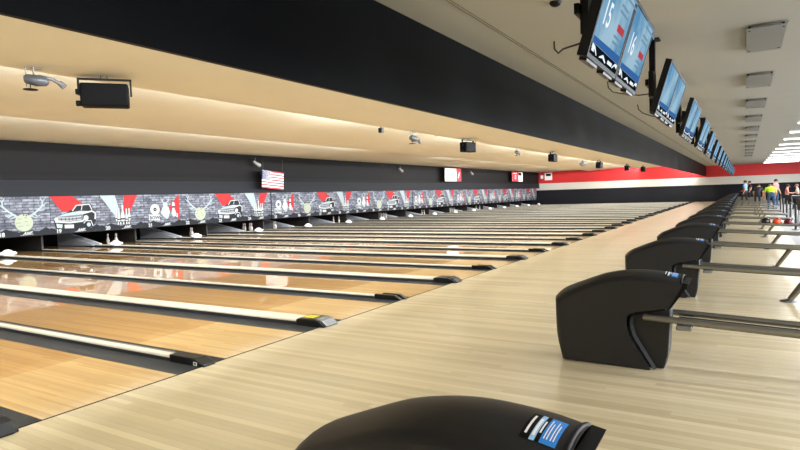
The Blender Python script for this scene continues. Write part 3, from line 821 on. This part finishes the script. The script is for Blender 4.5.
# ------------------------------------------------------------------ flags and banners
FX=-14.45
def flag():
    W2,H2=1.56,.80; d=Draw()
    t=empty('flag',(FX,18.92,2.76),'striped flag with a starred blue corner hanging before the black wall','flag'); t.rotation_euler=(math.radians(-4),0,math.radians(4))
    b=MB(); nx=18
    def wav(u): return .03*math.sin(u*7)
    for i in range(13):
        v0=-H2+H2*i/13; v1=v0+H2/13; m=0 if i%2==0 else 1
        for q in range(nx):
            u0=W2*q/nx; u1=W2*(q+1)/nx
            mm=2 if (i>=6 and u1<=.42*W2+.01) else m
            b.add([(wav(u0),u0,v0),(wav(u1),u1,v0),(wav(u1),u1,v1),(wav(u0),u0,v1)],[(0,1,2,3)],mm,True)
    for r in range(9):
        for c in range(6 if r%2==0 else 5):
            u=.42*W2*((c+.5)/6 if r%2==0 else (c+1)/6); v=-H2*7/13*(r+.5)/9; x=wav(u)+.012
            pts=[]
            for k in range(10):
                a=math.pi/2+k*math.pi/5; rr=.026 if k%2==0 else .011
                pts.append((x,u+rr*math.cos(a),v+rr*math.sin(a)))
            b.add(pts,[tuple(range(10))],1)
    cl=b.build('cloth',[M['f_red'],M['f_white'],M['f_blue']],t); so=cl.modifiers.new('solid','SOLIDIFY'); so.thickness=.004
    b=MB(); b.tube([(0,-.03,0),(0,W2+.03,0)],.012,8); b.tube([(-.02,.1,0),(-.02,.1,.62)],.004,6); b.tube([(-.02,W2-.1,0),(-.02,W2-.1,.60)],.004,6); b.build('hanging_rod',M['steel_dk'],t)
flag()
def banner(x,y,z1,w,h,kind,label):
    t=empty('banner',(x,y,z1),label,'banner','hanging banners on the black wall')
    b=MB(); b.box((-.01,0,-h),(0,w,0)); b.build('cloth',M['f_white'],t)
    d=Draw(); d.lay=.001
    if kind==0:
        d.poly([(.70*w,-h),(w,-h),(w,0),(.70*w,0)],0)
        for v,l in ((-.30,.44),(-.42,.36),(-.54,.48)): d.stroke([(.12*w,v*h),((.12+l)*w,v*h)],.05,1)
        d.stroke([(.80*w,-.75*h),(.9*w,-.3*h)],.1,2)
    else:
        d.poly([(0,-h),(.60*w,-h),(.60*w,0),(0,0)],0)
        d.disc(.30*w,-.55*h,.22*h,2,18); d.disc(.30*w,-.55*h,.15*h,0,16)
        d.poly([(.5*w,-.12*h),(.78*w,-.05*h),(.95*w,-.3*h),(.7*w,-.42*h)],3)
        d.stroke([(.08*w,-.18*h),(.45*w,-.14*h)],.07,2)
    d.build('print',[M['f_red'],mat('banner_blue',(150,165,200),.7) if 'banner_blue' not in bpy.data.materials else bpy.data.materials['banner_blue'],M['f_white'],M['p_dark']],t)
    b=MB(); b.tube([(-.005,-.03,0),(-.005,w+.03,0)],.015,8); b.build('hanging_rod',M['steel_dk'],t)
banner(-14.5,37.3,3.33,2.75,.96,0,'white banner with pale blue writing and a red right end')
banner(-14.5,51.3,3.33,2.9,.90,1,'red and white banner left of the far corner')
# last banner hangs on the far wall itself
t=empty('banner',(-14.75,FARY-.06,3.36),'red and white banner on the red far wall at its left corner','banner','hanging banners on the black wall')
b=MB(); b.box((0,-.01,-.78),(1.35,0,0)); b.build('cloth',M['f_white'],t)
b=MB(); b.box((0,-.014,-.78),(.55,-.0102,0),0); b.box((.12,-.018,-.6),(.4,-.0142,-.25),1); b.box((.7,-.014,-.35),(1.2,-.0102,-.1),2); b.build('print',[M['f_red'],M['f_white'],M['p_dark']],t)

# ------------------------------------------------------------------ people
def person(loc,rz,pose,shirt,pants,hair,label):
    """One continuous skinned body; pose gives joints (x forward, y left, z up) in metres."""
    J=pose; names=list(J); idx={n:i for i,n in enumerate(names)}
    edges=[('pelvis','waist'),('waist','chest'),('chest','neck'),('neck','head'),('head','crown')]
    for s in 'LR':
        edges+=[('chest','sh'+s),('sh'+s,'el'+s),('el'+s,'wr'+s),('wr'+s,'ha'+s),('pelvis','hip'+s),('hip'+s,'kn'+s),('kn'+s,'an'+s),('an'+s,'to'+s)]
    rad={'pelvis':.15,'waist':.14,'chest':.16,'neck':.058,'head':.095,'crown':.075}
    for s in 'LR': rad.update({'sh'+s:.075,'el'+s:.048,'wr'+s:.034,'ha'+s:.04,'hip'+s:.095,'kn'+s:.062,'an'+s:.045,'to'+s:.04})
    me=bpy.data.meshes.new('person'); me.from_pydata([J[n] for n in names],[(idx[a],idx[c]) for a,c in edges],[])
    o=bpy.data.objects.new('person',me); COL.objects.link(o)
    sk=o.modifiers.new('skin','SKIN'); sk.use_smooth_shade=True
    for n in names:
        v=me.skin_vertices[0].data[idx[n]]; v.radius=(rad[n],rad[n]); v.use_root=(n=='pelvis')
    sb=o.modifiers.new('sub','SUBSURF'); sb.levels=2; sb.render_levels=2
    dg=bpy.context.evaluated_depsgraph_get(); dg.update()
    nm=bpy.data.meshes.new_from_object(o.evaluated_get(dg))
    o.modifiers.clear(); o.data=nm; nm.name='person'
    nm.materials.clear()
    for m in (M['skin'],shirt,pants,M['wood_dk']): nm.materials.append(m)
    reg={'head':0,'crown':0,'neck':0,'waist':1,'chest':1,'pelvis':2}
    for s in 'LR': reg.update({'sh'+s:1,'el'+s:0,'wr'+s:0,'ha'+s:0,'hip'+s:2,'kn'+s:2,'an'+s:2,'to'+s:3})
    seg=[(Vector(J[a]),Vector(J[c]),reg[a],reg[c]) for a,c in edges]
    for p in nm.polygons:
        c=p.center; best=(9,0)
        for a,e2,ra,rb in seg:
            d=e2-a; u=max(0,min(1,(c-a).dot(d)/max(d.length_squared,1e-9))); dist=(c-(a+d*u)).length
            if dist<best[0]: best=(dist,ra if u<.6 else rb)
        p.material_index=best[1]; p.use_smooth=True
    o.location=loc; o.rotation_euler=(0,0,rz); tag(o,label,'person')
    h=Vector(J['head']); cr=Vector(J['crown']); ax=(cr-h).normalized()
    b=MB(); b.sphere((0,0,0),.112,14,sq=(1.05,.92,.9)); hr=b.build('hair',hair,o); hr.location=h+ax*.055+Vector((-.022,0,0))
    for nm,c,rr,m,sq in (('eye',(.098,-.035,0),.013,'black2',(1,1,1)),('eye',(.098,.035,0),.013,'black2',(1,1,1)),('nose',(.112,0,-.03),.018,'skin',(1.2,.8,1.3)),('mouth',(.095,0,-.066),.016,'pink',(.6,1.6,.5)),('ear',(0,.098,-.015),.022,'skin',(.9,.5,1.4)),('ear',(0,-.098,-.015),.022,'skin',(.9,.5,1.4))):
        b=MB(); b.sphere(c,rr,8,sq=sq); fc=b.build(nm,M[m],o); fc.location=h
    # fingers
    for s,q in (('L',1),('R',-1)):
        ha=Vector(J['ha'+s]); d=(ha-Vector(J['wr'+s])).normalized(); b=MB()
        sd=d.cross(Vector((1,0,0)) if abs(d.x)<.8 else Vector((0,0,1))).normalized()
        for i,l in enumerate((.06,.07,.065,.05)):
            st0=ha+sd*((i-1.5)*.018); b=MB(); b.tube([st0-d*.03,st0+d*l*.6,st0+d*l+Vector((.012,0,0))],[.011,.009,.007],6); b.build('finger',M['skin'],o)
        b=MB(); b.tube([ha-d*.03+sd*.02,ha+d*.01+sd*.055],[.011,.008],6); b.build('thumb',M['skin'],o)
    return o
def standing(**k):
    J=dict(pelvis=(0,0,.95),waist=(0,0,1.1),chest=(0,0,1.33),neck=(.01,0,1.5),head=(.03,0,1.6),crown=(.03,0,1.69),
      shL=(0,.19,1.40),elL=(-.02,.25,1.13),wrL=(.1,.25,.92),haL=(.14,.24,.84),shR=(0,-.19,1.40),elR=(-.02,-.25,1.13),wrR=(.1,-.25,.92),haR=(.14,-.24,.84),
      hipL=(0,.1,.9),knL=(.03,.11,.5),anL=(0,.11,.09),toL=(.16,.12,.045),hipR=(0,-.1,.9),knR=(.03,-.11,.5),anR=(0,-.11,.09),toR=(.16,-.12,.045))
    J.update(k); return J
def bending():
    return standing(pelvis=(-.10,0,.84),waist=(0,0,.96),chest=(.16,0,1.15),neck=(.30,0,1.27),head=(.38,0,1.30),crown=(.46,0,1.34),
      shL=(.19,.2,1.19),elL=(.26,.28,.92),wrL=(.38,.25,.70),haL=(.42,.24,.61),shR=(.19,-.2,1.19),elR=(.26,-.28,.92),wrR=(.38,-.25,.70),haR=(.42,-.24,.61),
      hipL=(-.12,.1,.79),knL=(-.02,.12,.48),hipR=(-.12,-.1,.79),knR=(-.02,-.12,.45))
def sitting():
    return standing(pelvis=(0,0,.60),waist=(-.02,0,.74),chest=(0,0,.98),neck=(.03,0,1.14),head=(.06,0,1.24),crown=(.07,0,1.33),
      shL=(0,.19,1.05),elL=(.08,.25,.80),wrL=(.28,.18,.78),haL=(.36,.15,.78),shR=(0,-.19,1.05),elR=(.08,-.25,.80),wrR=(.28,-.18,.78),haR=(.36,-.15,.78),
      hipL=(.06,.1,.55),knL=(.45,.12,.52),anL=(.45,.12,.10),toL=(.6,.12,.045),hipR=(.06,-.1,.55),knR=(.45,-.12,.52),anR=(.45,-.12,.10),toR=(.6,-.12,.045))
def walk():
    return standing(knL=(.16,.11,.52),anL=(.1,.11,.12),toL=(.25,.12,.07),knR=(-.02,-.11,.5),anR=(-.22,-.11,.12),toR=(-.08,-.12,.045),
      elL=(-.12,.25,1.15),wrL=(-.05,.27,.92),haL=(-.02,.27,.84),elR=(.1,-.25,1.13),wrR=(.3,-.22,1.02),haR=(.38,-.2,1.0))
H=math.radians
person((5.25,38.2,0),H(95),bending(),M['neon'],M['jeans'],M['hair_gray'],'person in a neon yellow shirt and jeans bending over a rack')
person((4.03,46.5,0),H(150),walk(),M['sky'],M['trousers'],M['hair_dark'],'person in a light blue shirt standing at the end of the hoods')
person((4.35,55.0,0),H(200),standing(),M['bshirt'],M['trousers'],M['hair_dark'],'person in black standing farthest back behind the light blue shirt')
person((4.70,43.5,0),H(80),bending(),M['bshirt'],M['trousers'],M['hair_dark'],'person in a black shirt leaning over between blue and yellow shirts')
person((5.72,44.5,0),H(-40),standing(),M['pink'],M['jeans'],M['hair_dark'],'person in a pink shirt standing with hands low beyond the racks')
person((6.45,47.0,.0),H(0),sitting(),M['pink'],M['trousers'],M['hair_dark'],'seated person in a dull pink top, left of the two seated at the far right')
person((7.15,48.6,.0),H(180),sitting(),M['wwhite'],M['trousers'],M['hair_gray'],'seated person in a pale top at the right edge')

# ------------------------------------------------------------------ seating area at the far right
def chair(x,y,rz,label):
    t=empty('lounge_chair',(x,y,0),label,'chair','black chairs at the right edge',rz)
    b=MB(); b.box((-.22,-.22,.40),(.24,.22,.46)); b.build('seat',M['chair'],t,bevel=.02)
    b=MB(); b.prism([(-.22,.46),(-.17,.46),(-.24,.86),(-.29,.86)],-.22,.22); b.build('backrest',M['chair'],t,bevel=.015)
    for q in ((-.19,-.19),(-.19,.19),(.2,-.19),(.2,.19)):
        b=MB(); b.tube([(q[0],q[1],0),(q[0]*.95,q[1]*.95,.41)],.016,8); b.build('leg',M['steel'],t)
def table(x,y,label,h=.76):
    t=empty('score_table',(x,y,0),label,'table','tables at the right edge')
    b=MB(); b.box((-.42,-.42,h-.04),(.42,.42,h)); b.build('tabletop',M['table'],t,bevel=.01)
    b=MB(); b.tube([(0,0,.02),(0,0,h-.04)],.04,10); b.build('pedestal',M['steel_dk'],t)
    b=MB(); b.lathe([(.28,0),(.28,.02),(.05,.05)],(0,0,0),16); b.build('base',M['steel_dk'],t)
table(7.0,50.6,'gray square table behind the two seated people'); table(8.0,52.2,'gray square table at the right edge beyond the seated people'); table(6.3,38.5,'gray square table right of the yellow shirt'); table(6.55,32.8,'gray square table at the right edge, nearest of the tables')
ch=[(6.33,47.0,0),(7.30,48.6,math.pi),(5.85,34.2,1.2),(6.15,30.9,.4),(6.0,28.3,1.0),(5.95,26.2,.2),(6.7,36.5,2.5),(6.9,41.2,3.0)]
nm=['black chair under the seated person in dull pink','black chair under the seated person in a pale top','black chair left of the nearest gray table','black chair just before the nearest gray table','black chair, second from the camera at the right edge','black chair closest to the camera at the right edge','black chair behind the nearest gray table','black chair right of the pink shirt']
for (x,y,r),l in zip(ch,nm): chair(x,y,r,l)
for i,(x,y) in enumerate(((5.32,21.2),(5.38,24.6),(5.45,28.0),(5.5,31.4),(5.55,34.8))):
    t=empty('steel_post',(x,y,0),f'upright steel post at the end of the racks, {ORD[i+1]} from the camera','post','steel posts at the rack ends')
    b=MB(); b.tube([(0,0,.01),(0,0,.74)],.032,12); b.build('shaft',M['steel_dk'],t)
    b=MB(); b.lathe([(.10,0),(.10,.012),(.05,.02)],(0,0,0),16); b.build('base',M['silver'],t)
    b=MB(); b.sphere((0,0,.74),.036,12,sq=(1,1,.5)); b.build('cap',M['steel_dk'],t)

# ------------------------------------------------------------------ light
def area(name,loc,rot,sx,sy,power,rgb=(1,1,1)):
    l=bpy.data.lights.new(name,'AREA'); l.shape='RECTANGLE'; l.size=sx; l.size_y=sy; l.energy=power; l.color=rgb
    o=bpy.data.objects.new(name,l); COL.objects.link(o); o.location=loc; o.rotation_euler=rot; return o
WARM=(.93,.97,1.0); NEU=(1.0,.98,.95); COOL=(.88,.94,1.0)
def cove(x,ys,power,ln=2.4,tilt=80,z=3.50):     # tubes hidden behind a lip, throwing light towards the pins
    for y in ys:
        area('cove_tube',(x-.16,y,z),(0,math.radians(tilt),0),.12,ln,power,WARM)
cove(SOFX-.25,[0+4.5*i for i in range(14)],300,4.2,91)
cove(LIP1,[2.6,12.6,20.5,27,33,39,45,51,57],60,2.4,95)
cove(LIP1,[4.5*i for i in range(14)],95,4.2,66)
cove(LIP2,[2.5,6,9.5,13,16.5,20,30,36,42,48,54],130,3.0,104,3.43)
for k in range(11):
    area('strip_and_fill_lamp',(6.6,21.2+3.65*k,CEIL-.1),(0,0,0),2.4,.28,60,NEU)
for y in (-2,2.0,6.5,11,15.5):
    area('strip_and_fill_lamp',(8.6,y,CEIL-.06),(0,0,0),2.4,.28,200,NEU)  # unseen fill lamps without fixtures, added to light the near concourse
for (a,c) in WY:
    area('window_daylight',(RIGHTX-.02,(a+c)/2,1.6),(0,math.radians(90),0),2.1,c-a,600,COOL)
wd=bpy.data.worlds.new('world'); S.world=wd; wd.use_nodes=True
wd.node_tree.nodes['Background'].inputs['Color'].default_value=(.75,.85,1,1); wd.node_tree.nodes['Background'].inputs['Strength'].default_value=.6

S.view_settings.view_transform='Standard'; S.view_settings.look='None'; S.view_settings.gamma=1; S.view_settings.use_curve_mapping=False
S.view_settings.exposure=0.5
S.cycles.use_denoising=True
S.cycles.max_bounces=8; S.cycles.diffuse_bounces=5
S.cycles.sample_clamp_indirect=6
